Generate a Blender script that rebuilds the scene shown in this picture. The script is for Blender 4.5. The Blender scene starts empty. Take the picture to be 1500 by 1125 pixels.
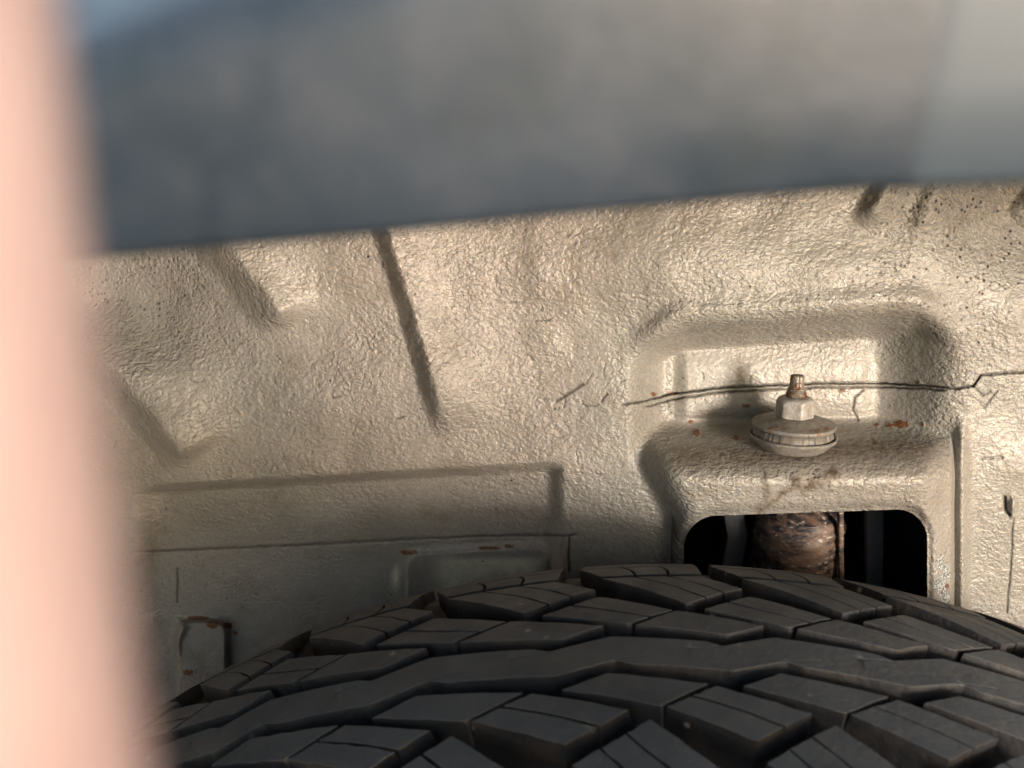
import bpy, bmesh, math, random
import numpy as np
from mathutils import Vector, Matrix
random.seed(7)
S = bpy.context.scene
COL = S.collection
MM = 0.001
# ------------------------------------------------------------------ camera
FPX, PITCH, ROLL = 1466.33, math.radians(20.54), math.radians(-0.606)
K = 1.15
R_T = 286.415 * K                 # tyre radius (mm)
H_T = 143.0 * K                   # camera height above the crown of the tyre
ZC = 2 * R_T + H_T                # camera height above the ground
cam_d = bpy.data.cameras.new('camera'); cam = bpy.data.objects.new('camera', cam_d); COL.objects.link(cam)
cam_d.sensor_width = 36; cam_d.lens = FPX / 1500 * 36
cam_d.clip_start = 0.004; cam_d.clip_end = 500
cam.matrix_world = Matrix.Translation((0, 0, ZC * MM)) @ Matrix.Rotation(math.pi/2 - PITCH, 4, 'X') @ Matrix.Rotation(ROLL, 4, 'Z')
cam_d.dof.use_dof = True; cam_d.dof.focus_distance = 0.372; cam_d.dof.aperture_fstop = 16.5
S.camera = cam
# ------------------------------------------------------------------ sky, sun, exposure
SUN_EL, SUN_AZ = math.radians(7.5), math.radians(30)     # azimuth: degrees to the right, behind the camera
w = bpy.data.worlds.new('World'); S.world = w; w.use_nodes = True
nt = w.node_tree; bgn = nt.nodes['Background']
sky = nt.nodes.new('ShaderNodeTexSky'); sky.sky_type = 'NISHITA'; sky.sun_disc = False
sky.sun_elevation = SUN_EL; sky.sun_rotation = math.pi - SUN_AZ
sky.air_density = 1.0; sky.dust_density = 1.5; sky.ozone_density = 0.5
veil = nt.nodes.new('ShaderNodeMix'); veil.data_type = 'RGBA'; veil.blend_type = 'ADD'; veil.inputs[0].default_value = 1.0
veil.inputs[7].default_value = (1.25, 1.5, 1.85, 1)          # thin high cloud over the whole sky
nt.links.new(sky.outputs[0], veil.inputs[6]); nt.links.new(veil.outputs[2], bgn.inputs[0]); bgn.inputs[1].default_value = 0.15
sl = bpy.data.lights.new('sun', 'SUN'); sl.energy = 2.6; sl.angle = math.radians(12); sl.color = (1.0, 0.91, 0.82)
so = bpy.data.objects.new('sun', sl); COL.objects.link(so)
sd = Vector((math.sin(SUN_AZ)*math.cos(SUN_EL), -math.cos(SUN_AZ)*math.cos(SUN_EL), math.sin(SUN_EL)))
so.rotation_euler = sd.to_track_quat('Z', 'Y').to_euler()
S.view_settings.view_transform = 'Standard'; S.view_settings.look = 'None'
S.view_settings.exposure = 1.12; S.view_settings.gamma = 1.0

# ------------------------------------------------------------------ helpers
def rays(px, py):
    px = np.asarray(px, float); py = np.asarray(py, float)
    u = (px - 750)/FPX; v = -(py - 562.5)/FPX
    c, s = math.cos(ROLL), math.sin(ROLL)
    u, v = u*c - v*s, u*s + v*c
    return u, math.cos(PITCH) + math.sin(PITCH)*v, -math.sin(PITCH) + math.cos(PITCH)*v
def at(px, py, Y):                       # point (mm, camera height = 0) seen at a pixel and standing at distance Y
    a, b, c = rays(px, py); t = Y/b
    return np.stack(np.broadcast_arrays(a*t, Y + 0*t, c*t), -1)
def W(P):                                # mm -> world metres
    P = np.asarray(P, float).copy(); P[..., 2] += ZC
    return P * MM
def mesh_obj(name, V, F, m=None, parent=None, smooth=True, attrs=None, angle=None):
    me = bpy.data.meshes.new(name)
    V = np.asarray(V, float)
    if isinstance(F, np.ndarray):
        nf, k = F.shape
        me.vertices.add(len(V)); me.vertices.foreach_set('co', V.ravel())
        me.loops.add(nf*k); me.loops.foreach_set('vertex_index', F.ravel().astype(np.int32))
        me.polygons.add(nf); me.polygons.foreach_set('loop_start', np.arange(0, nf*k, k, dtype=np.int32))
        me.polygons.foreach_set('loop_total', np.full(nf, k, dtype=np.int32))
        me.update(calc_edges=True)
    else:
        me.from_pydata([tuple(v) for v in V], [], F); me.update()
    if smooth:
        me.polygons.foreach_set('use_smooth', np.ones(len(me.polygons), dtype=bool))
    if attrs:
        for k_, a_ in attrs.items():
            at_ = me.attributes.new(k_, 'FLOAT', 'POINT'); at_.data.foreach_set('value', np.asarray(a_, np.float32))
    if angle is not None:
        me.set_sharp_from_angle(angle=math.radians(angle))
    if m: me.materials.append(m)
    o = bpy.data.objects.new(name, me); COL.objects.link(o)
    if parent: o.parent = parent
    return o
def empty(name, parent=None, loc=(0, 0, 0)):
    o = bpy.data.objects.new(name, None); COL.objects.link(o); o.location = loc; o.empty_display_size = .02
    if parent: o.parent = parent
    return o
def lathe(prof, n=64, cap=True, radial=None):
    V, F = [], []
    for (r, z) in prof:
        for k in range(n):
            a = 2*math.pi*k/n; rr = r + (radial(a, r, z) if radial else 0)
            V.append((rr*math.cos(a), rr*math.sin(a), z))
    for i in range(len(prof)-1):
        for k in range(n):
            k2 = (k+1) % n
            F.append((i*n+k, i*n+k2, (i+1)*n+k2, (i+1)*n+k))
    if cap:
        F.append(tuple(range(n))[::-1]); F.append(tuple((len(prof)-1)*n+k for k in range(n)))
    return np.array(V, float), F
def sst(a, b, x):
    t = np.clip((np.asarray(x, float)-a)/(b-a), 0, 1); return t*t*(3-2*t)
def smin(a, b, k):
    h = np.clip(.5+.5*(b-a)/k, 0, 1); return b*(1-h)+a*h-k*h*(1-h)
def smax(a, b, k): return -smin(-a, -b, k)
_rng = np.random.RandomState(3)
_tab = _rng.rand(256, 256)
def vn(x, y, s):                          # smooth value noise 0..1
    x = np.asarray(x, float)/s + 17.3*s; y = np.asarray(y, float)/s + 5.7*s
    xi = np.floor(x).astype(int); yi = np.floor(y).astype(int); fx = x-xi; fy = y-yi
    fx = fx*fx*(3-2*fx); fy = fy*fy*(3-2*fy); a = xi & 255; b = yi & 255; a1 = (xi+1) & 255; b1 = (yi+1) & 255
    return (_tab[a, b]*(1-fx)+_tab[a1, b]*fx)*(1-fy)+(_tab[a, b1]*(1-fx)+_tab[a1, b1]*fx)*fy
def polydist(x, y, pts):                  # distance to a polyline, signed side, parameter 0..1
    best = np.full(np.shape(x), 1e9); tt = np.zeros(np.shape(x)); n = len(pts)-1
    for i in range(n):
        (x0, y0), (x1, y1) = pts[i], pts[i+1]; dx, dy = x1-x0, y1-y0; L = dx*dx+dy*dy
        t = np.clip(((x-x0)*dx+(y-y0)*dy)/L, 0, 1)
        d = np.hypot(x-x0-t*dx, y-y0-t*dy)
        m = d < best; best = np.where(m, d, best); tt = np.where(m, (i+t)/n, tt)
    return best, tt

# ------------------------------------------------------------------ materials
class NB:
    def __init__(s, name):
        s.m = bpy.data.materials.new(name); s.m.use_nodes = True; s.t = s.m.node_tree; s.p = s.t.nodes['Principled BSDF']
        s.co = s.t.nodes.new('ShaderNodeTexCoord').outputs['Object']
    def n(s, ty, **kw):
        nd = s.t.nodes.new(ty)
        for k, v in kw.items():
            if k.startswith('i_'):
                key = k[2:].replace('_', ' '); nd.inputs[key].default_value = v
            else: setattr(nd, k, v)
        return nd
    def l(s, a, b): s.t.links.new(a, b)
    def noise(s, scale, detail=3, rough=.55, dist=0., vec=None):
        nd = s.n('ShaderNodeTexNoise', i_Scale=scale, i_Detail=detail, i_Roughness=rough, i_Distortion=dist)
        s.l(vec or s.co, nd.inputs['Vector']); return nd.outputs['Fac']
    def vor(s, scale, feature='F1', vec=None, rnd=1.):
        nd = s.n('ShaderNodeTexVoronoi', feature=feature, i_Scale=scale, i_Randomness=rnd)
        s.l(vec or s.co, nd.inputs['Vector']); return nd
    def mp(s, x, a, b, c=0., d=1.):
        nd = s.n('ShaderNodeMapRange', clamp=True); nd.inputs[1].default_value = a; nd.inputs[2].default_value = b
        nd.inputs[3].default_value = c; nd.inputs[4].default_value = d; s.l(x, nd.inputs[0]); return nd.outputs[0]
    def math(s, op, a, b=None):
        nd = s.n('ShaderNodeMath', operation=op)
        for i, v in enumerate((a, b)):
            if v is None: continue
            if isinstance(v, (int, float)): nd.inputs[i].default_value = v
            else: s.l(v, nd.inputs[i])
        return nd.outputs[0]
    def mix(s, f, a, b):
        nd = s.n('ShaderNodeMix', data_type='RGBA')
        for i, v in ((0, f), (6, a), (7, b)):
            if isinstance(v, (int, float)): nd.inputs[i].default_value = v
            elif isinstance(v, tuple): nd.inputs[i].default_value = (*v, 1)
            else: s.l(v, nd.inputs[i])
        return nd.outputs[2]
    def attr(s, name): 
        nd = s.n('ShaderNodeAttribute', attribute_name=name); return nd.outputs['Fac']
    def bump(s, h, strength, dist, prev=None):
        nd = s.n('ShaderNodeBump', i_Strength=strength, i_Distance=dist); s.l(h, nd.inputs['Height'])
        if prev: s.l(prev, nd.inputs['Normal'])
        return nd.outputs[0]
    def out(s, col=None, rough=None, nrm=None, metal=None, **kw):
        for k, v in (('Base Color', col), ('Roughness', rough), ('Normal', nrm), ('Metallic', metal)):
            if v is None: continue
            if isinstance(v, (int, float)): s.p.inputs[k].default_value = v
            elif isinstance(v, tuple): s.p.inputs[k].default_value = (*v, 1)
            else: s.l(v, s.p.inputs[k])
        for k, v in kw.items(): s.p.inputs[k.replace('_', ' ')].default_value = v
        return s.m

def mat_wall():
    b = NB('stone_chip_paint')
    c = b.mix(b.noise(60, 3), (.238, .231, .214), (.302, .294, .272))
    c = b.mix(b.math('MULTIPLY', b.mp(b.noise(9, 2), .42, .62), .55), c, (.335, .275, .25))
    c = b.mix(b.math('MULTIPLY', b.mp(b.noise(26, 5, .65, .6), .5, .72), .5), c, (.165, .155, .135))
    c = b.mix(b.mp(b.noise(900, 2), .35, .7), c, (.225, .21, .18))
    # small dark pits and flakes
    v = b.vor(170); pit = b.math('MULTIPLY', b.mp(v.outputs['Distance'], .05, .11, 1, 0), b.mp(b.noise(40, 2), .5, .6))
    v2 = b.vor(420); pit2 = b.math('MULTIPLY', b.mp(v2.outputs['Distance'], .17, .3, 1, 0), b.mp(b.noise(95, 4), .44, .54))
    sepc = b.n('ShaderNodeSeparateColor'); b.l(v.outputs['Color'], sepc.inputs[0])
    pit = b.math('MULTIPLY', pit, b.mp(sepc.outputs[0], .55, .6))
    pits = b.math('MAXIMUM', pit, b.math('MULTIPLY', pit2, b.mp(b.attr('pits'), 0, 1, .2, 1)))
    c = b.mix(b.attr('pale'), c, (.64, .61, .48))
    c = b.mix(b.math('MULTIPLY', b.mp(b.noise(48, 6, .7, .5), .52, .74), .55), c, (.155, .128, .098))
    # rusty and dusty places
    d = b.math('MULTIPLY', b.attr('dirt'), b.mp(b.noise(260, 4), .3, .62, .35, 1))
    c = b.mix(d, c, (.085, .06, .038))
    r = b.mp(b.math('MULTIPLY', b.attr('rust'), b.mp(b.noise(700, 4), .25, .65, .3, 1.6)), .35, .6)
    c = b.mix(r, c, b.mix(b.noise(1500, 2), (.04, .02, .012), (.21, .085, .03)))
    c = b.mix(pits, c, (.03, .026, .022))
    c = b.mix(b.attr('crack'), c, (.035, .028, .022))
    ch = b.mp(b.math('MULTIPLY', b.attr('chip'), b.mp(b.noise(900, 3), .35, .6, 0, 1.6)), .35, .45)
    c = b.mix(ch, c, b.mix(b.mp(b.noise(1600, 2), .45, .55), (.03, .045, .06), (.5, .52, .5)))
    # orange-peel wrinkles, two sizes
    mpn = b.n('ShaderNodeMapping'); mpn.inputs['Scale'].default_value = (1.0, 1.0, 1.35); b.l(b.co, mpn.inputs['Vector'])
    wv = b.n('ShaderNodeTexNoise', i_Scale=400., i_Detail=2.); b.l(b.co, wv.inputs['Vector'])
    wm = b.n('ShaderNodeMix', data_type='VECTOR'); wm.inputs[0].default_value = .0035; b.l(mpn.outputs[0], wm.inputs[4]); b.l(wv.outputs['Color'], wm.inputs[5])
    vv = b.vor(600, 'SMOOTH_F1', wm.outputs[1]).outputs['Distance']; vv3 = b.vor(1150, 'SMOOTH_F1', wm.outputs[1]).outputs['Distance']
    h1 = b.noise(460, 3, .55, .25, mpn.outputs[0]); h3 = b.noise(150, 2, .5, .5)
    h = b.math('ADD', b.math('MULTIPLY', h1, .7), b.math('MULTIPLY', h3, .8))
    h = b.math('SUBTRACT', h, b.math('MULTIPLY', vv, b.mp(b.noise(55, 2), .35, .65, .25, .75))); h = b.math('SUBTRACT', h, b.math('MULTIPLY', vv3, .16))
    h = b.math('SUBTRACT', h, b.math('MULTIPLY', pits, .3))
    st = b.mp(b.attr('smooth'), 0, 1, 1.0, .38)
    hm = b.math('MULTIPLY', b.math('MULTIPLY', h, st), b.mp(b.noise(17, 3, .6), .3, .7, .5, 1.25))
    nrm = b.bump(hm, 1.0, .00115)
    rg = b.math('ADD', b.mp(b.noise(180, 3), .3, .7, .36, .52), b.math('MULTIPLY', d, .35))
    return b.out(c, rg, nrm, .10, Specular_IOR_Level=.5)
def mat_rubber():
    b = NB('dusty_rubber')
    c = b.mix(b.mp(b.noise(30, 5), .3, .7), (.048, .056, .067), (.086, .096, .109))
    c = b.mix(b.math('MULTIPLY', b.mp(b.noise(170, 5, .7), .5, .72), .5), c, (.115, .11, .10))
    c = b.mix(b.attr('worn_lit'), b.mix(b.mp(b.noise(60, 5, .6), .45, .7), (.011, .012, .015), (.034, .028, .024)), c)  # paler worn tops; sides and grooves also carry shade in their colour
    v = b.vor(90); sp = b.math('MULTIPLY', b.mp(v.outputs['Distance'], .05, .12, 1, 0), b.mp(b.noise(50, 2), .48, .56))
    c = b.mix(b.math('MULTIPLY', sp, .8), c, (.3, .27, .24))
    h = b.math('ADD', b.noise(500, 4, .6), b.math('MULTIPLY', b.noise(2600, 2), .25))
    return b.out(c, b.mp(b.noise(80, 4), .3, .7, .5, .72), b.bump(h, .6, .0006), 0, Specular_IOR_Level=.45)
def mat_painted_metal(name, base, dirt=.4, rust=.5, scale=500, metal=.1):
    b = NB(name)
    c = b.mix(b.mp(b.noise(scale*.6, 4), .35, .65), base, tuple(x*.72 for x in base))
    c = b.mix(b.math('MULTIPLY', b.mp(b.noise(scale*1.7, 5), .45, .65), dirt), c, (.15, .11, .07))
    rm = b.mp(b.noise(scale*.55, 5, .7), .72-.17*rust, .80-.17*rust)
    c = b.mix(rm, c, b.mix(b.noise(scale*4, 3), (.06, .025, .012), (.26, .11, .035)))
    h = b.math('ADD', b.noise(scale*1.4, 4), b.math('MULTIPLY', rm, .4))
    return b.out(c, b.mp(b.noise(scale, 3), .3, .7, .4, .65), b.bump(h, .7, .0005), metal)
def mat_rusty():
    b = NB('peeling_rusty_steel')
    mpn = b.n('ShaderNodeMapping'); mpn.inputs['Scale'].default_value = (1, 1, 2.2); b.l(b.co, mpn.inputs['Vector'])
    n1 = b.noise(70, 6, .6, .8, mpn.outputs[0]); n2 = b.noise(340, 4, .6, .5, mpn.outputs[0])
    c = b.mix(b.mp(n1, .44, .56), (.016, .016, .02), (.15, .095, .07))
    c = b.mix(b.mp(n2, .5, .72), c, (.19, .14, .11)); c = b.mix(b.mp(n2, .63, .67), c, (.45, .40, .36))
    h = b.math('ADD', n1, n2)
    return b.out(c, b.mp(n2, .4, .6, .62, .42), b.bump(h, 1., .0004), .0)
def mat_simple(name, base, rough=.5, metal=0., nscale=300, var=.3, bump=.4, dist=.0004, **kw):
    b = NB(name); c = b.mix(b.noise(nscale, 4), tuple(x*(1-var) for x in base), tuple(min(1, x*(1+var)) for x in base))
    return b.out(c, rough, b.bump(b.noise(nscale*2, 4), bump, dist), metal, **kw)
def mat_fender():
    b = NB('grey_blue_car_paint')
    c = b.mix(b.mp(b.noise(38, 3), .35, .65), (.018, .029, .042), (.028, .040, .056))
    c = b.mix(b.mp(b.noise(120, 5, .65, .4), .45, .8, 0, .6), c, (.062, .068, .084)); c = b.mix(b.mp(b.noise(85, 4), .55, .7, 0, .45), c, (.020, .030, .034))
    return b.out(c, b.mp(b.noise(60, 3), .3, .7, .38, .55), b.bump(b.noise(400, 3), .15, .0003), .0, Specular_IOR_Level=.5)
def mat_skin():
    b = NB('skin')
    c = b.mix(b.mp(b.noise(75, 4), .35, .65), (.34, .225, .20), (.42, .30, .272))
    h = b.math('ADD', b.vor(900).outputs['Distance'], b.noise(300, 3))
    return b.out(c, .45, b.bump(h, .25, .0003), 0, Subsurface_Weight=.15, Subsurface_Scale=.004, Subsurface_Radius=(1., .35, .2))
def mat_ground():
    b = NB('asphalt')
    c = b.mix(b.noise(180, 5, .7), (.035, .035, .036), (.085, .083, .08)); c = b.mix(b.mp(b.noise(.8, 4), .4, .7), c, (.06, .057, .053))
    return b.out(c, .85, b.bump(b.noise(220, 4), .8, .004))
M_wall, M_rub = mat_wall(), mat_rubber()
M_nut = mat_painted_metal('painted_nut', (.37, .355, .33), .3, .6, 420, .3)
M_wash = mat_painted_metal('painted_washer', (.205, .195, .178), .5, .95, 330)
M_cup = mat_painted_metal('cup_steel', (.27, .257, .235), .45, .3, 380, .3)
M_bush = mat_painted_metal('perished_rubber', (.15, .14, .128), .5, .0, 300, 0.)
M_stud = mat_painted_metal('rusty_stud', (.26, .24, .21), .5, 1.25, 500, .5)
M_rust = mat_rusty()
M_pipe = mat_painted_metal('chipped_black_steel', (.07, .078, .085), .1, -.1, 500, .3)
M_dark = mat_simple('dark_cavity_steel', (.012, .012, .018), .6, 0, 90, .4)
M_fen = mat_fender(); M_pale_sheet = mat_simple('paler_grey_sheet', (.043, .060, .077), .5, 0, 40, .12, .1)
M_skin = mat_skin()
M_rim = mat_simple('grey_steel', (.25, .25, .26), .4, .7, 60, .2, .1)

# ------------------------------------------------------------------ ground
g = mesh_obj('ground', [(-150, -150, 0), (150, -150, 0), (150, 150, 0), (-150, 150, 0)], [(0, 1, 2, 3)], mat_ground(), smooth=False)
g['kind'] = 'structure'

car = empty('parked_car')
car['label'] = 'car seen into its wheel arch, cream painted inner fender above a dark tyre'
car['category'] = 'car'

# ------------------------------------------------------------------ inner fender (stamped sheet with thick stone-chip paint)
HX0, HX1 = 1002., 1358.
def hole_sdf(x, y):                       # negative inside the opening
    top = 757 - (x-1002)*.034
    cx, hx = (HX0+HX1)/2, (HX1-HX0)/2
    cy = top + 300; hy = 300; r = 46
    qx = np.abs(x-cx)-hx+r; qy = np.abs(y-cy)-hy+r
    return np.hypot(np.maximum(qx, 0), np.maximum(qy, 0))+np.minimum(np.maximum(qx, qy), 0)-r
def crease_y(x): return 715-(x-210)*.0559
def ridge(x, y, pts, amp, step, relax, t0=.0, t1=.8, end=40):
    d, t = polydist(x, y, pts)
    (x0, y0), (x1, y1) = pts[0], pts[-1]
    x = x+5*(vn(x, y, 27)-.5)+3*(vn(y, x, 10)-.5); pp = np.array(pts, float); s = x-np.interp(y, pp[:, 1], pp[:, 0])      # + to the right of a line running down
    s = s*np.cos(np.arctan2(np.interp(y, pp[:-1, 1], np.diff(pp[:, 0])), np.interp(y, pp[:-1, 1], np.diff(pp[:, 1]))))
    pr = sst(-step/2, step/2, s)*np.exp(-(np.maximum(s-step*.4, 0)/relax)**1.6)
    tap = (1-sst(t1, 1.0, t))*sst(-end, 0, -(y-y1)+0)*1.0
    return amp*pr*(1-sst(t1, 1., t))*(1-sst(y1-end*1.3, y1+end*.35+.25*s, y))
SEAM = [(880, 590), (905, 593), (935, 590), (985, 577), (1050, 569), (1145, 564), (1210, 561.5), (1280, 561), (1350, 565), (1400, 569), (1425, 566), (1436, 550), (1465, 547), (1560, 544)]
def interp(x, pts): 
    p = np.array(pts, float); return np.interp(x, p[:, 0], p[:, 1])
def wall_depth(x, y):
    x = np.asarray(x, float); y = np.asarray(y, float)
    yc = crease_y(x)
    # big forms
    L = 362 + .035*np.maximum(yc-y, -400)*(y < yc) + .03*np.maximum(y-yc, 0)
    L = L - 2*np.exp(-((y-yc+60)/110)**2)
    Rr = 353 + .03*(690-y)*(y < 690) + .0*y
    k = sst(720, 1010, x + (y-600)*.15)
    Y = L*(1-k)+Rr*k
    Y = Y + 32*(np.clip(900-x, 0, 900)/750)**2
    Y = Y + 26*(1-sst(110, 420, x))*(1-sst(430, 560, y))     # left corner falls away
    Y = Y - 7*np.exp(-(((x-1120)/420)**2+((y-400)/70)**2))   # swelling above the strut recess
    Y = Y + 12*sst(1330, 1560, x)*(1-sst(330, 470, y))
    # lower left panel set back below the crease, ends in a vertical step at x ~ 815
    m = sst(-7, 10, y-yc)*(1-sst(800, 828, x))*sst(190, 240, x)
    Y = Y + 7.5*m
    Y = Y - .5*np.exp(-((y-yc+16)/18.)**2)*(1-sst(790, 860, x))*sst(200, 260, x)
    # pressed beads
    Y = Y - ridge(x, y, [(515, 200), (553, 330), (580, 410), (612, 520), (650, 655)], 10.5, 27, 62, t1=.84, end=34)
    Y = Y - ridge(x, y, [(230, 250), (300, 360), (360, 425), (405, 500)], 10.5, 52, 42, t1=.86, end=36)
    Y = Y - ridge(x, y, [(30, 440), (150, 550), (210, 615), (268, 695)], 10.5, 44, 62, t1=.9, end=40)
    Y = Y - ridge(x, y, [(1330, 190), (1288, 270), (1244, 345)], 6, 30, 30, t1=.7, end=40)
    Y = Y - ridge(x, y, [(1400, 190), (1352, 290), (1326, 355)], 4.5, 28, 40, t1=.7, end=40)
    Y = Y - ridge(x, y, [(1560, 190), (1505, 285), (1468, 340)], 6, 30, 40, t1=.7, end=40)
    Y = Y - ridge(x, y, [(770, 400), (782, 470), (800, 560)], 1.3, 44, 50, t1=.7, end=60)
    # soft dents from the press
    Y = Y - 2.2*(vn(x, y, 120)-.5) - 1.3*(vn(x, y, 46)-.5)
    # strut recess
    top = 487-(x-940)*.062 + 34*(1-sst(915, 1010, x)) + 22*sst(1335, 1400, x)
    ins = sst(-10, 33, y-top)*sst(916, 975, x)*(1-sst(1268, 1425, x))*(1-sst(640, 700, y))
    Y = Y - 4.5*np.exp(-((y-top+22)/20)**2)*sst(900, 990, x)*(1-sst(1340, 1420, x))
    back = 384 - .055*(y-500)
    bowl = 5*(((x-1165)/215.)**2)*sst(560, 640, y)
    Y = Y*(1-ins)+(back-bowl)*ins
    # raised flange pad inside the recess
    pad = sst(985, 1008, x)*(1-sst(1256, 1290, x))*sst(492, 545, y)*(1-sst(600, 640, y))
    Y = Y - 2.6*pad
    # lap joint: below the seam the lower sheet lies on top
    ys = interp(x, SEAM)
    lap = sst(-1.5, 1.5, y-ys)*(1-sst(ys+20, ys+55, y))*sst(930, 990, x)*(1-sst(1350, 1420, x))
    Y = Y - 1.5*lap
    # strut tower: top ledge and bulging front
    _, bb, cc = rays(x, y)
    Yl = np.where(cc < -.02, -158.5/np.minimum(cc/bb, -.02), 2000)
    fr = 334 + .0*y + 3.0*sst(700, 640, y)
    xl = 938 + 42*sst(660, 800, y)
    left = 30*(1-sst(xl-30, xl+62, x))**1.4
    right = 9*sst(1350, 1400, x)
    fr = fr + left + right + 3.0*((x-1180)/200)**2*.6 - 3*np.exp(-((y-705)/26)**2)
    rim_in = hole_sdf(x, y); fr = fr + 4.0*np.exp(-(np.maximum(rim_in, 0)/9.0)**2)
    twr = smax(fr, Yl, 15)
    # only between its flanks
    twr = twr + 60*(1-sst(xl-75, xl-15, x)) + 60*sst(1392, 1412, x)
    Y = smin(Y, twr, 7)
    # rounded vertical rib right of the tower
    Y = Y - 3.8*np.exp(-((x-1409)/9.)**2)*sst(600, 660, y)
    Y = Y - 1.2*np.exp(-((x-1484)/5.)**2-((y-742)/14.)**2)*2
    # pocket behind the tyre, middle
    a0 = 806-(x-600)*.06
    def rbox(x0, x1, y0, y1, r):
        cx, hx, cy, hy = (x0+x1)/2, (x1-x0)/2, (y0+y1)/2, (y1-y0)/2
        qx = np.abs(x-cx)-hx+r; qy = np.abs(y-cy)-hy+r
        return np.hypot(np.maximum(qx, 0), np.maximum(qy, 0))+np.minimum(np.maximum(qx, qy), 0)-r
    p1 = rbox(590, 808, a0, 960, 26)
    Y = Y - .6*np.exp(-(p1/3.6)**2) + 3.0*sst(2, -26, p1)*0 + 0 - 2.6*(1-sst(-9, 1, p1)) + 1.0*(1-sst(-34, -12, p1))
    Y = Y - 2.4*np.exp(-((x-583)/8.)**2-((y-848)/22.)**2)
    # plate, lower left
    p2 = rbox(257, 334, 908, 1060, 22)
    Y = Y - 8.*(1-sst(-6, 3, p2)) - 4.*np.exp(-((x-262-5*np.sin(y/9))/6.)**2)*sst(900, 915, y)*(1-sst(945, 965, y))
    Y = Y - 2.*np.exp(-((x-224)/14.)**2-((y-908)/12.)**2)
    return Y
LINES = [  # (polyline, width px, depth mm, strength)
    (SEAM[1:], 1.3, 2.0, 1.),
    ([(940, 598), (985, 585), (1050, 575), (1145, 570), (1210, 567), (1280, 567), (1350, 569), (1385, 572)], 1.15, 1.6, .95),
    ([(190, 809), (400, 800), (620, 789), (760, 784), (832, 785), (845, 782)], 1.5, 1.3, .7),
    ([(833, 785), (834, 840)], 1.6, 1.3, .8),
    ([(261, 830), (260, 885)], 1.6, 1.0, .5),
    ([(812, 588), (830, 578), (856, 561)], 1.8, 1.0, .6),
    ([(1484, 757), (1480, 830), (1474, 900)], 1.3, .7, .5),
    ([(1472, 726), (1473, 748), (1480, 756)], 2.0, 1.4, .9),
    ([(1436, 672), (1470, 670)], 1.4, .7, .4), ([(1440, 600), (1454, 580), (1461, 572)], 1.2, .6, .6),
    ([(1268, 570), (1252, 582), (1249, 600), (1258, 618)], 1.2, .6, .9),
    ([(1128, 440), (1060, 446), (900, 428)], 1.0, .4, .0),
    ([(300, 1030), (200, 1035)], 1.2, .5, .3),
    ([(890, 575), (880, 590)], 1.4, .8, .6), ([(1425, 566), (1440, 580), (1452, 572)], 1.2, .6, .5)]
_cr = random.Random(11)
for _i in range(44):                      # hairline cracks in the thick paint
    _x, _y = _cr.uniform(170, 1490), _cr.uniform(290, 700); _a = _cr.gauss(0, .5)+(0 if _cr.random() < .7 else 1.3); _p = [(_x, _y)]
    for _k in range(_cr.randint(2, 5)):
        _a += _cr.gauss(0, .5); _x += 6*math.cos(_a); _y += 6*math.sin(_a); _p.append((_x, _y))
    LINES.append((_p, _cr.uniform(.6, 1.1), .4, _cr.uniform(.35, .8)))
RUST = [(985, 576, 10, 3), (958, 577, 5, 3), (1020, 634, 6, 5), (1012, 618, 4, 3), (1093, 594, 7, 3), (1320, 621, 13, 6), (1302, 623, 6, 4), (1285, 622, 4, 3), (1235, 572, 5, 2), (1345, 560, 4, 3),
        (312, 914, 10, 6), (333, 916, 7, 5), (345, 927, 4, 3), (276, 985, 8, 5), (715, 803, 18, 3), (600, 809, 14, 4), (745, 800, 8, 3), (290, 905, 20, 3), (1385, 860, 6, 5),
        (1078, 641, 5, 4), (1282, 649, 4, 3), (1352, 622, 3, 3)]
SMEAR = [[(1108, 762), (1122, 742), (1150, 718), (1172, 706)], [(1165, 707), (1180, 716), (1200, 707), (1224, 692)], [(1120, 690), (1125, 720), (1112, 760), (1108, 790)]]
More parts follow.
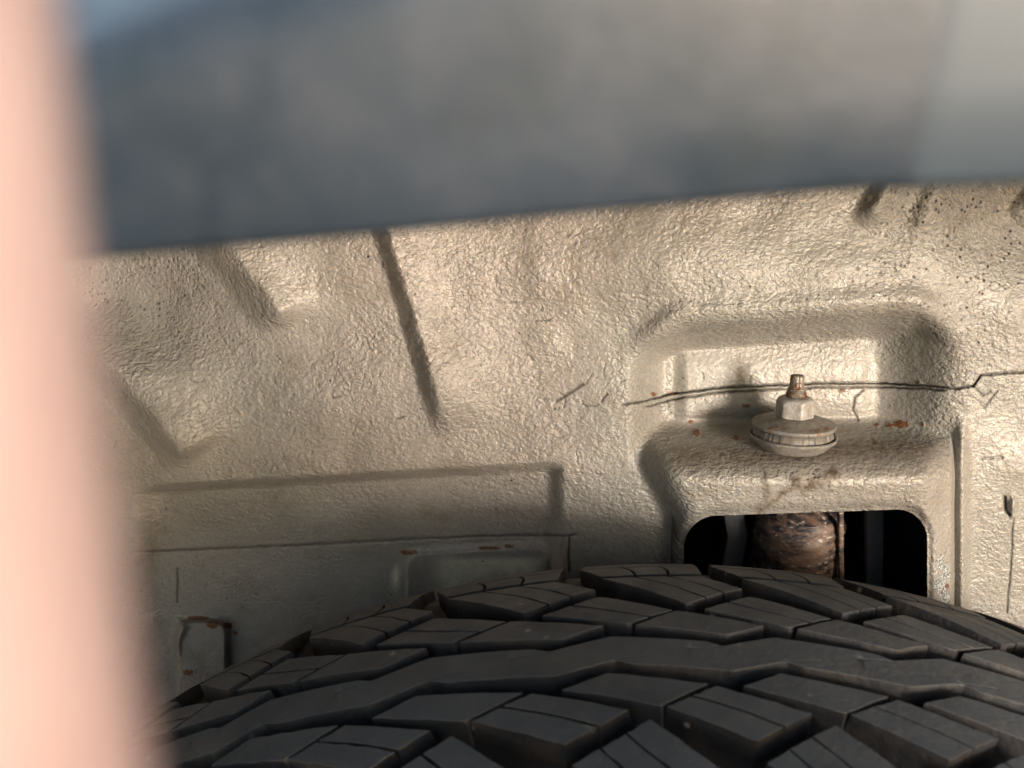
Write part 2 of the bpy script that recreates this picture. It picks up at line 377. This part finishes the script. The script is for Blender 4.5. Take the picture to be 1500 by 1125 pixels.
def build_inner_fender():
    def axis(segs):
        out = []
        for a, b, n in segs: out += list(np.linspace(a, b, n, endpoint=False))
        out.append(segs[-1][1]); return np.array(out)
    xs = axis([(-1000, -60, 60), (-60, 100, 50), (100, 1530, 930), (1530, 2500, 60)])
    ys = axis([(150, 240, 20), (240, 1060, 545), (1060, 1700, 40)])
    X, Yp = np.meshgrid(xs, ys); X = X.copy(); Yp = Yp.copy()
    # snap vertices near the opening to its outline
    sdh = hole_sdf(X, Yp); e = .5
    gx = (hole_sdf(X+e, Yp)-hole_sdf(X-e, Yp))/(2*e); gy = (hole_sdf(X, Yp+e)-hole_sdf(X, Yp-e))/(2*e)
    near = (np.abs(sdh) < 1.15) & (Yp < 1050)
    X[near] -= (sdh*gx)[near]; Yp[near] -= (sdh*gy)[near]
    sdh[near] = 0
    D = wall_depth(X, Yp)
    crack = np.zeros_like(D)
    box = (X > 100) & (Yp > 400)
    for pts, wd, dep, st in LINES:
        xx = X[box]; yy = Yp[box]
        jx = 1.6*(vn(xx, yy, 9)-.5); jy = 1.6*(vn(yy, xx, 7)-.5)
        d, t = polydist(xx+jx, yy+jy, pts); f = np.exp(-(d/wd)**2)*sst(0, .04, t)*sst(1, .96, t) if True else 0
        f = np.exp(-(d/wd)**2)*np.clip(t*30, 0, 1)*np.clip((1-t)*30, 0, 1)
        D[box] += dep*f; crack[box] = np.maximum(crack[box], np.clip(f*1.3, 0, 1)*st)
    rust = np.zeros_like(D)
    for x0, y0, a, b_ in RUST:
        f = np.exp(-((X-x0)/a)**2-((Yp-y0)/b_)**2); rust = np.maximum(rust, f)
        D -= .5*f
    dirt = .85*np.exp(-((Yp-664-6*np.sin((X-920)/80.))/17.)**2)*sst(935, 1000, X)*(1-sst(1330, 1400, X))
    dirt = np.maximum(dirt, .35*np.exp(-((X-1100)/190.)**2-((Yp-630)/40.)**2))
    for k_, pts in enumerate(SMEAR):
        d, t = polydist(X+8*(vn(X, Yp, 9)-.5), Yp+8*(vn(Yp, X, 9)-.5), pts)
        wd = (6, 9, 7)[k_]
        f = np.exp(-(d/wd)**2); dirt = np.maximum(dirt, (.9, 1., .75)[k_]*f); D -= .5*f*vn(X, Yp, 6)
    dirt = np.maximum(dirt, .35*vn(X, Yp, 30)*sst(905, 960, Yp)*(X < 300))
    pale = .95*sst(624, 668, X)*(1-sst(770, 806, X))*sst(812, 824, Yp)*sst(960, 900, Yp)
    pale = np.where((X > 600) & (X < 806) & (Yp > 808), pale, 0)
    pale = np.maximum(pale, .6*np.exp(-((X-583)/7.)**2-((Yp-848)/18.)**2))
    chip = np.exp(-((X-1381-4*np.sin(Yp/6))/7.)**2)*sst(800, 830, Yp)
    pits = np.maximum(np.clip(1-(X-120)/330, 0, 1)*np.clip((560-Yp)/120, 0, 1), np.clip((X-1180)/220, 0, 1)*np.clip((520-Yp)/100, 0, 1))
    pits = np.maximum(pits, .7*np.exp(-((X-1175)/60.)**2-((Yp-700)/20.)**2))
    smooth = np.maximum(sst(690, 800, Yp)*(1-sst(880, 980, X))*.75, 0)
    smooth = np.maximum(smooth, np.exp(-((Yp-664)/20.)**2)*.8*sst(935, 990, X)*(1-sst(1370, 1420, X)))
    smooth = np.maximum(smooth, .85*sst(505, 530, Yp)*(1-sst(650, 690, Yp))*sst(960, 1010, X)*(1-sst(1300, 1380, X)))
    smooth = np.maximum(smooth, sst(1400, 1425, X)*sst(560, 620, Yp)*.6)
    P = at(X, Yp, D)
    ny, nx = X.shape
    attrs = [crack, rust, dirt, pale, chip, pits, smooth]
    # close the arch: roof rows running forward to the outer panel, and side columns
    V = P
    top = P[0]; rows = []
    for (Yt, Zt) in [(368, -18), (350, -9), (300, -5), (230, -5), (165, -9), (97, -13)]:
        r = top.copy(); r[:, 1] = Yt; r[:, 2] = Zt; rows.append(r)
    V = np.concatenate([np.array(rows)[::-1], V], 0)
    pad = len(rows); attrs = [np.concatenate([np.zeros((pad, nx)), a], 0) for a in attrs]; sdh = np.concatenate([np.ones((pad, nx))*99, sdh], 0)
    Ypf = np.concatenate([np.zeros((pad, nx)), Yp], 0)
    lc, rc = V[:, :1].copy(), V[:, -1:].copy()
    lc2 = lc.copy(); lc2[..., 0] -= 30; lc2[..., 1] = np.minimum(lc[..., 1], 97); rc2 = rc.copy(); rc2[..., 0] += 30; rc2[..., 1] = np.minimum(rc[..., 1], 97)
    V = np.concatenate([lc2, V, rc2], 1)
    attrs = [np.pad(a, ((0, 0), (1, 1)), mode='edge') for a in attrs]; sdh = np.pad(sdh, ((0, 0), (1, 1)), constant_values=99); Ypf = np.pad(Ypf, ((0, 0), (1, 1)), mode='edge')
    ny, nx = V.shape[:2]
    idx = np.arange(ny*nx).reshape(ny, nx)
    F = np.stack([idx[1:, :-1], idx[1:, 1:], idx[:-1, 1:], idx[:-1, :-1]], -1).reshape(-1, 4)
    s = sdh.ravel()
    inside = (s[F].max(1) <= 1e-6) | ((s[F].min(1) < -1.15))
    inside &= (Ypf.ravel()[F].max(1) < 1075)
    keep = F[~inside]
    # lip of the opening: extrude the free inner edges backwards
    Fi = F[inside]
    def edges(Fa): return np.concatenate([np.stack([Fa[:, i], Fa[:, (i+1) % 4]], -1) for i in range(4)])
    ek = edges(keep); ei = edges(Fi)
    key = lambda e_: e_[:, 0].astype(np.int64)*(ny*nx)+e_[:, 1]
    shared = np.isin(key(ek), key(ei[:, ::-1]))
    be = ek[shared]
    Vf = V.reshape(-1, 3); uniq, inv = np.unique(be, return_inverse=True); inv = inv.reshape(be.shape)
    base = len(Vf); lay = [Vf]; fs = [keep]; n = len(uniq)
    c0 = Vf[uniq].mean(0)
    for j, (dy, sh) in enumerate([(1.2, .0), (3.0, .004), (9, .006)]):
        q = Vf[uniq].copy(); q[:, 1] += dy
        q[:, 0] *= (1+dy/350); q[:, 2] *= (1+dy/350)
        q[:, 0] += (q[:, 0]-c0[0])*sh; q[:, 2] += (q[:, 2]-c0[2])*sh
        lay.append(q)
        ao = be if j == 0 else base+(j-1)*n+inv
        bo = base+j*n+inv
        fs.append(np.stack([ao[:, 1], ao[:, 0], bo[:, 0], bo[:, 1]], -1))
    V2 = np.concatenate(lay); F2 = np.concatenate(fs)
    at_ = {}
    for nm, a in zip(('crack', 'rust', 'dirt', 'pale', 'chip', 'pits', 'smooth'), attrs):
        a = a.ravel(); at_[nm] = np.concatenate([a]+[a[uniq]]*3)
    o = mesh_obj('inner_fender', W(V2), F2, M_wall, car, True, at_)
    o['label'] = 'cream stone-chip coated inner fender with rusty spots and a seam'
    return o
inner = build_inner_fender()

# ------------------------------------------------------------------ cavity behind the opening, damper, strips
def box_mesh(x0, x1, y0, y1, z0, z1, flip=False):
    V = [(x, y, z) for z in (z0, z1) for y in (y0, y1) for x in (x0, x1)]
    F = [(0, 2, 3, 1), (4, 5, 7, 6), (0, 1, 5, 4), (2, 6, 7, 3), (0, 4, 6, 2), (1, 3, 7, 5)]
    return V, [f[::-1] for f in F] if flip else F
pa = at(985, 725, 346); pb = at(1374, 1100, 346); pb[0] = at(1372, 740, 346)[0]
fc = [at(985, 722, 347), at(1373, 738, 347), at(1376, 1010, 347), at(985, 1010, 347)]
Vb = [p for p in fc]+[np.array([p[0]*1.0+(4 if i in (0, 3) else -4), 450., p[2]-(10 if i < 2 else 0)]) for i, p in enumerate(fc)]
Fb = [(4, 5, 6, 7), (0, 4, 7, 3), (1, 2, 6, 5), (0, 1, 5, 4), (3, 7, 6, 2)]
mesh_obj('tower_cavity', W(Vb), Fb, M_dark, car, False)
# damper tube
pc = at(1167, 800, 384)
def wob(a, r, z): return .35*math.sin(3*a+z*.7)+.25*math.sin(7*a-z*1.3)
prof = [(11, 52), (11, 22), (17, 19), (19, 12), (19.2, 4), (18.6, -4), (19.6, -12), (19.2, -30), (19.4, -60), (19, -110)]
fine = []
for i in range(len(prof)-1):
    for k in range(6): t = k/6; fine.append((prof[i][0]*(1-t)+prof[i+1][0]*t, prof[i][1]*(1-t)+prof[i+1][1]*t))
fine.append(prof[-1])
Vd, Fd = lathe(fine, 72, True, wob)
Fd = [f[::-1] for f in Fd]
Vd = Vd + np.array([float(pc[0]), float(pc[1]), float(pc[2])])
Vd[:, 2] = np.minimum(Vd[:, 2], float(pa[2])-3)
mesh_obj('shock_absorber', W(Vd), Fd, M_rust, car, True, None, 50)['label'] = 'rusty peeling shock absorber tube'
def bent_strip(name, pxs, Y, wpx, th, m, label=None):          # upright strip following pixels top to bottom
    V, F = [], []
    for i, (x, y) in enumerate(pxs):
        p = at(x, y, Y); wmm = wpx/3.75/2
        for dx, dy in ((-wmm, -th), (wmm, -th), (wmm, th), (-wmm, th)): V.append((p[0]+dx, p[1]+dy, p[2]))
    n = len(pxs)
    for i in range(n-1):
        for k in range(4): a, b = i*4+k, i*4+(k+1) % 4; F.append((a, a+4, b+4, b))
    F.append((0, 1, 2, 3)); F.append(tuple((n-1)*4+k for k in (3, 2, 1, 0)))
    o = mesh_obj(name, W(V), F, m, car, False)
    bv = o.modifiers.new('bevel', 'BEVEL'); bv.width = .0006; bv.segments = 2
    if label: o['label'] = label
    return o
bent_strip('steel_pipe', [(1280, 740), (1280, 790), (1279, 840), (1277, 960)], 372, 27, 2.2, M_pipe, 'dark flat steel strip with chipped paint')
bent_strip('damper_bracket', [(1231, 742), (1231, 800), (1232, 850), (1233, 960)], 368, 8, 1.6, M_rust)
bent_strip('hose_guard', [(1070, 735), (1078, 780), (1070, 820), (1058, 870), (1050, 960)], 392, 34, 4, mat_simple('dark_hose', (.05, .052, .06), .45, 0, 200, .3), 'dark curved guard left of the damper')

# ------------------------------------------------------------------ strut top mount: cup, bushing, washer, nut, stud
mount = empty('strut_mount', car)
mount['label'] = 'painted strut top mount with nut and rusty stud'
base = at(1160, 655, 349.5)
mount.matrix_local = Matrix.Translation(W(base)) @ Matrix.Rotation(math.radians(-7.0), 4, 'X') @ Matrix.Rotation(math.radians(1.2), 4, 'Y')
def dense(prof, n=3):
    o = []
    for i in range(len(prof)-1):
        for k in range(n): t = k/n; o.append((prof[i][0]*(1-t)+prof[i+1][0]*t, prof[i][1]*(1-t)+prof[i+1][1]*t))
    return o+[prof[-1]]
def sub(name, prof, m, n=96, radial=None, ang=40, d=2, cap=True):
    V, F = lathe(dense(prof, d), n, cap, radial)
    return mesh_obj(name, V*MM, F, m, mount, True, None, ang)
sub('cup_washer', [(6, -.4), (11.2, -.4), (12.6, .4), (14.3, 2.2), (15.8, 3.6), (16.5, 4.4), (16.6, 5.0), (16.1, 5.3), (15.6, 4.9), (14.6, 3.9), (12.5, 1.9), (11, 1.1), (6, 1.0)], M_cup, radial=lambda a, r, z: .12*math.sin(5*a)+.08*math.sin(11*a+1), cap=False)
rr = random.Random(5); crk = [rr.uniform(0, 6.28) for _ in range(34)]
def bush_r(a, r, z):
    v = .12*math.sin(9*a+z)+.08*math.sin(23*a)
    if r > 12:
        for c_ in crk:
            dd = abs((a-c_+math.pi) % (2*math.pi)-math.pi)
            if dd < .012: v -= .22
    return v
sub('rubber_bushing', [(9, 1.1), (12.6, 1.3), (14.2, 2.4), (14.9, 4.2), (14.9, 5.8), (14.3, 7.3), (13.0, 8.4), (9, 8.6)], M_bush, 240, bush_r, 60)
sub('flat_washer', [(5, 8.3), (12.5, 8.1), (15.0, 8.2), (15.6, 8.6), (15.75, 9.3), (15.5, 9.8), (14.6, 10.1), (12.4, 10.7), (9.5, 11.9), (7.2, 12.4), (5, 12.5)], M_wash, radial=lambda a, r, z: .10*math.sin(4*a+.6))
def hexr(a, r, z):                       # across flats 12.6 mm, outer chamfer circle r
    af = 6.35; k = math.radians(60); b_ = ((a+math.radians(90-6)) % k)-k/2
    hx_ = af/math.cos(b_)
    return min(r, hx_)-r
sub('nut', [(4, 12.2), (6.5, 12.2), (7.05, 12.6), (7.15, 13.4), (7.15, 17.2), (6.95, 18.3), (6.3, 19.3), (5.2, 19.9), (3.2, 20.0)], M_nut, 144, hexr, 30)
def flat_r(a, r, z):
    return (-.35*max(0, math.cos(4*a))**6 if z > 23.5 else .12*math.sin(z*9))
sub('stud', [(3.3, 19.6), (3.9, 20.2), (3.8, 21.2), (3.5, 22.0), (3.3, 22.9), (2.75, 23.6), (2.65, 24.5), (2.6, 27.7), (2.4, 28.2), (1.2, 28.3)], M_stud, 64, flat_r, 35, 4)

# ------------------------------------------------------------------ tyre
YAW, CXT, YCT = math.radians(3.223), 48.134*K, 199.51*K
DROP, POW = 36.066, 2.32
ax = np.array([math.sin(YAW), math.cos(YAW), 0.]); tg = np.array([math.cos(YAW), -math.sin(YAW), 0.]); up = np.array([0, 0, 1.])
ctr = np.array([CXT, YCT, -(H_T+R_T)])
Rf = R_T/K
def tyre_pt(s, v, h):                    # s arc length, v across, h height over the tread (fit units)
    s = np.asarray(s, float); v = np.asarray(v, float); h = np.asarray(h, float)
    dr = DROP*np.abs(v/95)**POW
    slope = DROP*POW/95*np.abs(v/95)**(POW-1)*np.sign(v)
    nn = np.sqrt(1+slope**2)
    r = (Rf-dr+h/nn)*K; vv = (v+h*slope/nn)*K; th = s/Rf
    P = ctr + vv[..., None]*ax + (r*np.sin(th))[..., None]*tg + (r*np.cos(th))[..., None]*up
    return P
# pitch lengths vary round the tyre as in the photograph
CIRC = 2*math.pi*Rf; NP = 43
known = {-2: -116.2, -1: -72.1, 0: -26.4, 1: 13.3, 2: 54.4}
bp = np.zeros(NP+1); idx0 = 20           # bp[k] is the start of pitch k-idx0
for k in range(-2, 3): bp[k+idx0] = known[k]
seq = [43.4, 40.2, 42.6, 39.8, 44.2, 41.0]
lo = -116.2; hi = 54.4; rest = CIRC-(hi-lo); nrest = NP-4
lens = np.array([seq[i % 6] for i in range(nrest)]); lens *= rest/lens.sum()
for i in range(idx0+3, NP+1): bp[i] = bp[i-1]+lens[i-idx0-3]
used = NP-(idx0+2)
for j, i in enumerate(range(idx0-3, -1, -1)): bp[i] = bp[i+1]-lens[used+j]
def s_of(u):
    u = np.asarray(u, float)+idx0; n = np.floor(u/NP); uu = u-n*NP
    return np.interp(uu, np.arange(NP+1), bp)+n*CIRC
C0 = .755
def mir(q): return [(C0-a, -b) for a, b in q]
QUADS = {  # corner order: going round
    'small': [(-.235, -12.1), (0., -7.2), (.565, -11.7), (.285, -18.7)],
    'large': [(.315, -18.9), (.615, -12.3), (1.105, -19.6), (.775, -28.2)],
    'shoulder': mir([(.0, 42.6), (.70, 43.4), (.95, 33.4), (.535, 22.4)]),
    'edge': mir([(-.15, 57.0), (.73, 57.5), (.72, 45.7), (-.01, 45.0)]),
    'wall': mir([(-.12, 70.0), (.73, 70.0), (.73, 58.2), (-.15, 57.8)])}
DEP = 6.6
worn_lit = []
def block(bm_v, bm_f, quad, cuts, nu, seed, tdir=0, lift=0, flare=.55):
    """quad corners a,b,c,d; cuts divide it along a->b / d->c into sub-blocks by thin sipes"""
    q = np.array(quad, float)
    ends = [0]+cuts+[1]
    rs = np.random.RandomState(seed)
    for i in range(len(ends)-1):
        t0, t1 = ends[i], ends[i+1]
        gw = .026 if len(cuts) == 1 else .012; g0 = 0 if i == 0 else gw; g1 = 0 if i == len(ends)-2 else gw
        t0 += g0; t1 -= g1
        # local frame: columns (t) across the sub-block, rows (w) along it
        nw = nu; nt = 4
        T = np.concatenate([[t0], np.linspace(t0, t1, nt+1)[1:-1], [t1]]); Wd = np.linspace(0, 1, nw+1)
        TT, WW = np.meshgrid(T, Wd)
        bend = .028*np.sin(math.pi*WW)*(1 if len(cuts) else 0)*np.where((TT > .01) & (TT < .99), 1, 0)
        TT2 = TT+bend
        A = q[0]*(1-TT2[..., None])+q[1]*TT2[..., None]; B = q[3]*(1-TT2[..., None])+q[2]*TT2[..., None]
        UV = A*(1-WW[..., None])+B*WW[..., None]
        s = s_of(UV[..., 0]+0.0) ; v = UV[..., 1]
        # inward direction to the centre of the block for insets
        ny_, nx_ = s.shape
        ring = [(0, j) for j in range(nx_)]+[(i_, nx_-1) for i_ in range(1, ny_)]+[(ny_-1, j) for j in range(nx_-2, -1, -1)]+[(i_, 0) for i_ in range(ny_-2, 0, -1)]
        rs_ = np.array([s[r] for r in ring]); rv = np.array([v[r] for r in ring]); n = len(ring)
        # outward normals in the (s,v) plane
        ds = np.roll(rs_, -1)-np.roll(rs_, 1); dv = np.roll(rv, -1)-np.roll(rv, 1); Ln = np.hypot(ds, dv)+1e-9
        area = np.sum(rs_*np.roll(rv, -1)-np.roll(rs_, -1)*rv); sg = 1 if area > 0 else -1
        ns, nv = sg*dv/Ln, -sg*ds/Ln
        rough = rs.randn(n)*.09
        layers = [(flare+.25, -DEP), (flare*.55, -DEP*.45), (0.02, -.34), (-.03, -.11), (-.13, 0.)]
        b0 = len(bm_v)
        for off, h in layers:
            o_ = off+rough*(1 if h > -3 else 0)
            P = tyre_pt(rs_+ns*o_, rv+nv*o_, np.full(n, h)+lift); bm_v.extend(P); worn_lit.extend([1. if h > -.05 else 0.]*n)
        for l_ in range(len(layers)-1):
            for k in range(n):
                k2 = (k+1) % n; f = (b0+l_*n+k, b0+l_*n+k2, b0+(l_+1)*n+k2, b0+(l_+1)*n+k)
                bm_f.append(f if sg > 0 else f[::-1])
        # top grid: inner points
        last = b0+(len(layers)-1)*n; grid = -np.ones((ny_, nx_), int)
        for k, r in enumerate(ring): grid[r] = last+k
        inn = [(i_, j) for i_ in range(1, ny_-1) for j in range(1, nx_-1)]
        if inn:
            ss = np.array([s[r] for r in inn]); vv = np.array([v[r] for r in inn])
            P = tyre_pt(ss, vv, np.zeros(len(inn))+lift+rs.randn(len(inn))*.03)
            for k, r in enumerate(inn): grid[r] = len(bm_v)+k
            bm_v.extend(P); worn_lit.extend([1.]*len(inn))
        for i_ in range(ny_-1):
            for j in range(nx_-1):
                f = (grid[i_, j], grid[i_, j+1], grid[i_+1, j+1], grid[i_+1, j])
                bm_f.append(f if True else f)
def fix(o):
    bm = bmesh.new(); bm.from_mesh(o.data); bmesh.ops.recalc_face_normals(bm, faces=bm.faces); bm.to_mesh(o.data); bm.free()
    o.data.polygons.foreach_set('use_smooth', np.ones(len(o.data.polygons), dtype=bool)); o.data.set_sharp_from_angle(angle=math.radians(38))
# carcass
prof_v = list(np.linspace(-80, 80, 41)); rows = []
TH = np.linspace(0, CIRC, 241)[:-1]
for v_ in prof_v: rows.append(tyre_pt(TH, np.full(240, v_), np.full(240, -DEP+3.4*float(sst(44, 60, abs(v_))))))
def side(sgn):
    out = []
    for (vv, rr_) in [(86, 252), (90, 235), (90, 215), (86, 198), (78, 186), (72, 183)]:
        out.append(ctr+(sgn*vv*K)*ax+(rr_*K*np.sin(TH/Rf))[:, None]*tg+(rr_*K*np.cos(TH/Rf))[:, None]*up)
    return out
rows = side(-1)[::-1]+rows+side(1)
V = np.concatenate(rows); nr = len(rows); n = 240
ii = np.arange(nr*n).reshape(nr, n); F = np.stack([ii[:-1], np.roll(ii, -1, 1)[:-1], np.roll(ii, -1, 1)[1:], ii[1:]], -1).reshape(-1, 4)
tyre = mesh_obj('tyre', W(V), F, M_rub, car, True)
tyre['label'] = 'black tyre with zigzag centre rib and slanted tread blocks'
# rim
rp = [(186, -70), (184, -76), (172, -74), (166, -60), (160, 20), (166, 66), (180, 72)]
Vr, Fr = lathe([(a*K, b*K) for a, b in rp], 96, False)
Pr = ctr + Vr[:, 2:3]*ax + Vr[:, 0:1]*tg + Vr[:, 1:2]*up
rim = mesh_obj('rim', W(Pr), Fr, M_rim, car, True)
Vr, Fr = lathe([(166*K, -40*K), (90*K, -48*K), (60*K, -30*K), (20*K, -30*K)], 64, True); Pr = ctr + Vr[:, 2:3]*ax + Vr[:, 0:1]*tg + Vr[:, 1:2]*up
mesh_obj('rim_disc', W(Pr), Fr, M_rim, rim, True)
# centre rib
ub = [(.03, 7.1), (.61, 4.3), (.70, 2.5), (1.03, 7.1)]
def edge_up(u): 
    u = (np.asarray(u)-.03) % 1+.03; return np.interp(u, [p[0] for p in ub], [p[1] for p in ub])
def edge_lo(u): return -edge_up(C0-np.asarray(u))
U = np.linspace(0, NP, NP*52+1)[:-1]-idx0; sU = s_of(U); eu, el = edge_up(U), edge_lo(U)
rsn = np.random.RandomState(2); jj = rsn.randn(len(U))*.06
up_ = (U-.055) % 1; sl_d = np.where(up_ < .21, 2.2*np.clip((.21-up_)/.06, 0, 1), 0)
vs1 = np.where(up_ < .23, np.maximum(-2.3+5*up_, el+.7), np.minimum(el+2.2, -1.6))
um_ = (C0-U-.055) % 1; sl_e = np.where(um_ < .21, 2.2*np.clip((.21-um_)/.06, 0, 1), 0)
vs2 = -np.where(um_ < .23, np.maximum(-2.3+5*um_, -eu+.7), np.minimum(-eu+2.2, -1.6))
lay = [(el-.9, -DEP), (el-.5, -3.), (el+jj, -.6), (el+.04, -.12), (el+.16, 0.), (vs1-.22, 0.), (vs1-.02, -sl_d), (vs1+.02, -sl_d), (vs1+.22, 0.),
       (vs2-.22, 0.), (vs2-.02, -sl_e), (vs2+.02, -sl_e), (vs2+.22, 0.), (eu-.16, 0.), (eu-.04, -.12), (eu+jj, -.6), (eu+.5, -3.), (eu+.9, -DEP)]
V = np.concatenate([tyre_pt(sU, a, h+np.zeros(len(U))) for a, h in lay]); n = len(U); ii = np.arange(len(lay)*n).reshape(len(lay), n)
F = np.stack([ii[:-1], np.roll(ii, -1, 1)[:-1], np.roll(ii, -1, 1)[1:], ii[1:]], -1).reshape(-1, 4)
wr = np.concatenate([(h+np.zeros(n) > -.05).astype(float) for a, h in lay]); rib = mesh_obj('centre_rib', W(V), F, M_rub, tyre, True, {'worn_lit': wr}, 45)
# side slits cut as thin dark wedges are left to the notches of the rib itself
rest_v, rest_f = [], []
SIPES = {'small': [], 'large': [.5], 'shoulder': [.34, .67], 'edge': [.34, .67], 'wall': []}
def order(name, q):
    # the sipes run across the direction a->b
    if name == 'large': return [q[1], q[0], q[3], q[2]] and [q[0], q[1], q[2], q[3]]
    return q
VIS = range(-4, 5)
for p in range(NP):
    pr = p-idx0
    for side_ in (0, 1):
        for nm, q in QUADS.items():
            qq = q if side_ == 0 else mir(q)
            if nm == 'shoulder': qq = [qq[0], qq[1], qq[2], qq[3]]
            qq = [(a+pr, b) for a, b in qq]
            seed = p*31+side_*7+len(nm)
            if pr in VIS:
                vv, ff = [], []; keepw = worn_lit; worn_lit = []
                block(vv, ff, qq, SIPES[nm], 8, seed)
                o = mesh_obj('tread_block', W(np.array(vv)), [tuple(int(x) for x in f) for f in ff], M_rub, tyre, True, {'worn_lit': worn_lit}); worn_lit = keepw
                fix(o)
            else: block(rest_v, rest_f, qq, [], 3, seed)
o = mesh_obj('tread', W(np.array(rest_v)), [tuple(int(x) for x in f) for f in rest_f], M_rub, tyre, True, {'worn_lit': worn_lit}); fix(o); o['kind'] = 'stuff'

# ------------------------------------------------------------------ outer fender panel (out of focus, nearest the lens)
def fender():
    # lower edge of the panel through the picture, arching down outside it
    X = np.concatenate([np.linspace(-520, -120, 40), np.linspace(-118, 118, 120), np.linspace(122, 520, 40)])
    YF = 92.
    edge_px = [(-100, 402), (150, 378), (560, 343), (900, 309), (1240, 279), (1500, 268), (1650, 263)]
    ep = np.array([at(a, b, YF) for a, b in edge_px])
    ze = np.interp(X, ep[:, 0], ep[:, 2])
    l = X < ep[0, 0]; r = X > ep[-1, 0]
    sl_ = (ep[1, 2]-ep[0, 2])/(ep[1, 0]-ep[0, 0])
    ze[l] = ep[0, 2]+sl_*(X[l]-ep[0, 0])-(X[l]-ep[0, 0])**2/1500
    ze[r] = ep[-1, 2]+.05*(X[r]-ep[-1, 0])-(X[r]-ep[-1, 0])**2/2400
    # section (dY, dZ above the lower edge): return flange, rounded lip, gently swelling face, shoulder turning to the sky
    sec = [(22, 3.5), (12, 2.4), (4, 1.2), (1.2, .4), (.2, .0), (-.8, .4), (-1.4, 1.6), (-2.2, 6), (-2.8, 12), (-2.9, 17), (-2.0, 20.5), (.8, 23.2), (5, 25), (12, 28), (30, 32), (60, 40), (120, 52), (300, 62), (700, 66)]
    return X, ze, sec, YF
X, ze, sec, YF = fender()
tilt = np.interp(X, [-70, -40, 60, 200], [-6., -3., 24., 44.])     # the shoulder climbs out of the picture to the right
rows = []
for dY, dZ in sec:
    k = np.interp(dZ, [2, 20], [0, 1])
    rows.append(np.stack([X, np.full_like(X, YF+dY), ze+(dZ+k*tilt)*.9], -1))
V = np.concatenate(rows); n = len(X); ii = np.arange(len(rows)*n).reshape(len(rows), n)
F = np.stack([ii[:-1, :-1], ii[:-1, 1:], ii[1:, 1:], ii[1:, :-1]], -1).reshape(-1, 4)
fen = mesh_obj('fender', W(V), F, M_fen, car, True); fen['label'] = 'out-of-focus blue grey fender edge across the top'
# paler sheet lying on the fender, for its lighter right end
xt = float(at(1320, 130, YF)[0]); xt = np.concatenate([np.linspace(xt, xt+4, 9), np.linspace(xt+5, 175, 40)]); zt = np.interp(xt, X, ze); tt = np.interp(xt, X, tilt)
rows = []
for dY, dZ in [(1.2, .3), (.1, -.1), (-.9, .35), (-1.52, 1.6), (-2.32, 6), (-2.92, 12), (-3.02, 17), (-2.1, 20.6), (.72, 23.35), (4.95, 25.15), (12, 28.15), (30, 32.15)]:
    k = np.interp(dZ, [2, 20], [0, 1]); e_ = .22*(1-sst(0, 3.5, xt-xt[0])); rows.append(np.stack([xt, np.full_like(xt, YF+dY)+e_, zt+(dZ+k*tt)*.9], -1))
V = np.concatenate(rows); n = len(xt); ii = np.arange(len(rows)*n).reshape(len(rows), n)
F = np.stack([ii[:-1, :-1], ii[:-1, 1:], ii[1:, 1:], ii[1:, :-1]], -1).reshape(-1, 4)
tr = mesh_obj('pale_sheet', W(V), F, M_pale_sheet, car, True); tr['label'] = 'paler grey right end of the fender'

# ------------------------------------------------------------------ the hand whose finger reaches before the lens
def chain_mesh(joints, edges, radii, name):
    me = bpy.data.meshes.new(name); me.from_pydata([tuple(W(np.array(j, float))) for j in joints], edges, [])
    o = bpy.data.objects.new(name, me); COL.objects.link(o)
    md = o.modifiers.new('skin', 'SKIN'); md.use_smooth_shade = True
    for i, r in enumerate(radii): me.skin_vertices[0].data[i].radius = (r*MM, r*MM)
    me.skin_vertices[0].data[0].use_root = True
    sb = o.modifiers.new('sub', 'SUBSURF'); sb.levels = 2; sb.render_levels = 2
    me.materials.append(M_skin); return o
def campt(px, py, depth): 
    a, b, c = rays(px, py); return np.array([float(a), float(b), float(c)])*depth
dF = 25.
edge = [campt(205, 1125, dF), campt(152, 562, dF), campt(95, 0, dF)]
dirv = (edge[2]-edge[0]); dirv /= np.linalg.norm(dirv)
right = np.array([1., 0, 0]); right -= dirv*right.dot(dirv); right /= np.linalg.norm(right)
fwd = np.cross(dirv, right)                  # away from the camera or towards it
if fwd[1] < 0: fwd = -fwd
mid = edge[1]-right*8.0
J = [mid-dirv*100-right*36+fwd*2]; E_ = []; RR = [26.]          # wrist
J.append(mid-dirv*66-right*33); RR.append(25.); E_.append((0, 1))
def add(p, r, par):
    J.append(p); RR.append(r); E_.append((par, len(J)-1)); return len(J)-1
for k, (off, ln, r) in enumerate([(0, 66, 8.2), (-20, 78, 8.6), (-41, 84, 9.0), (-62, 76, 9.2)]):
    root = mid-dirv*(38-(4 if k in (1, 2) else 0))+right*off
    a = add(root, r+3.0, 1)
    a = add(root+dirv*ln*.42+fwd*(.0 if k == 0 else 3), r, a)
    a = add(root+dirv*ln*.74-fwd*(0 if k == 0 else 1), r*.97 if k == 0 else r*.9, a)
    a = add(root+dirv*ln*1.0-fwd*(0 if k == 0 else 6), r*.92 if k == 0 else r*.75, a)
t0 = add(mid-dirv*74-right*66-fwd*6, 12, 1); t1 = add(mid-dirv*50-right*88-fwd*14, 10.5, t0); add(mid-dirv*28-right*98-fwd*18, 8.5, t1)
f1 = add(np.array([30., -30, -108]), 37., 0); f2 = add(np.array([150., -60, -124]), 42., f1); f3 = add(np.array([235., -90, -138]), 46., f2); add(np.array([330., -300, -110]), 56., f3)  # unseen forearm added behind the camera to keep sun off the tread
hand = chain_mesh(J, E_, RR, 'person')
hand['label'] = 'bare hand of the photographer, one blurred pink finger along the left edge'
hand['category'] = 'person'
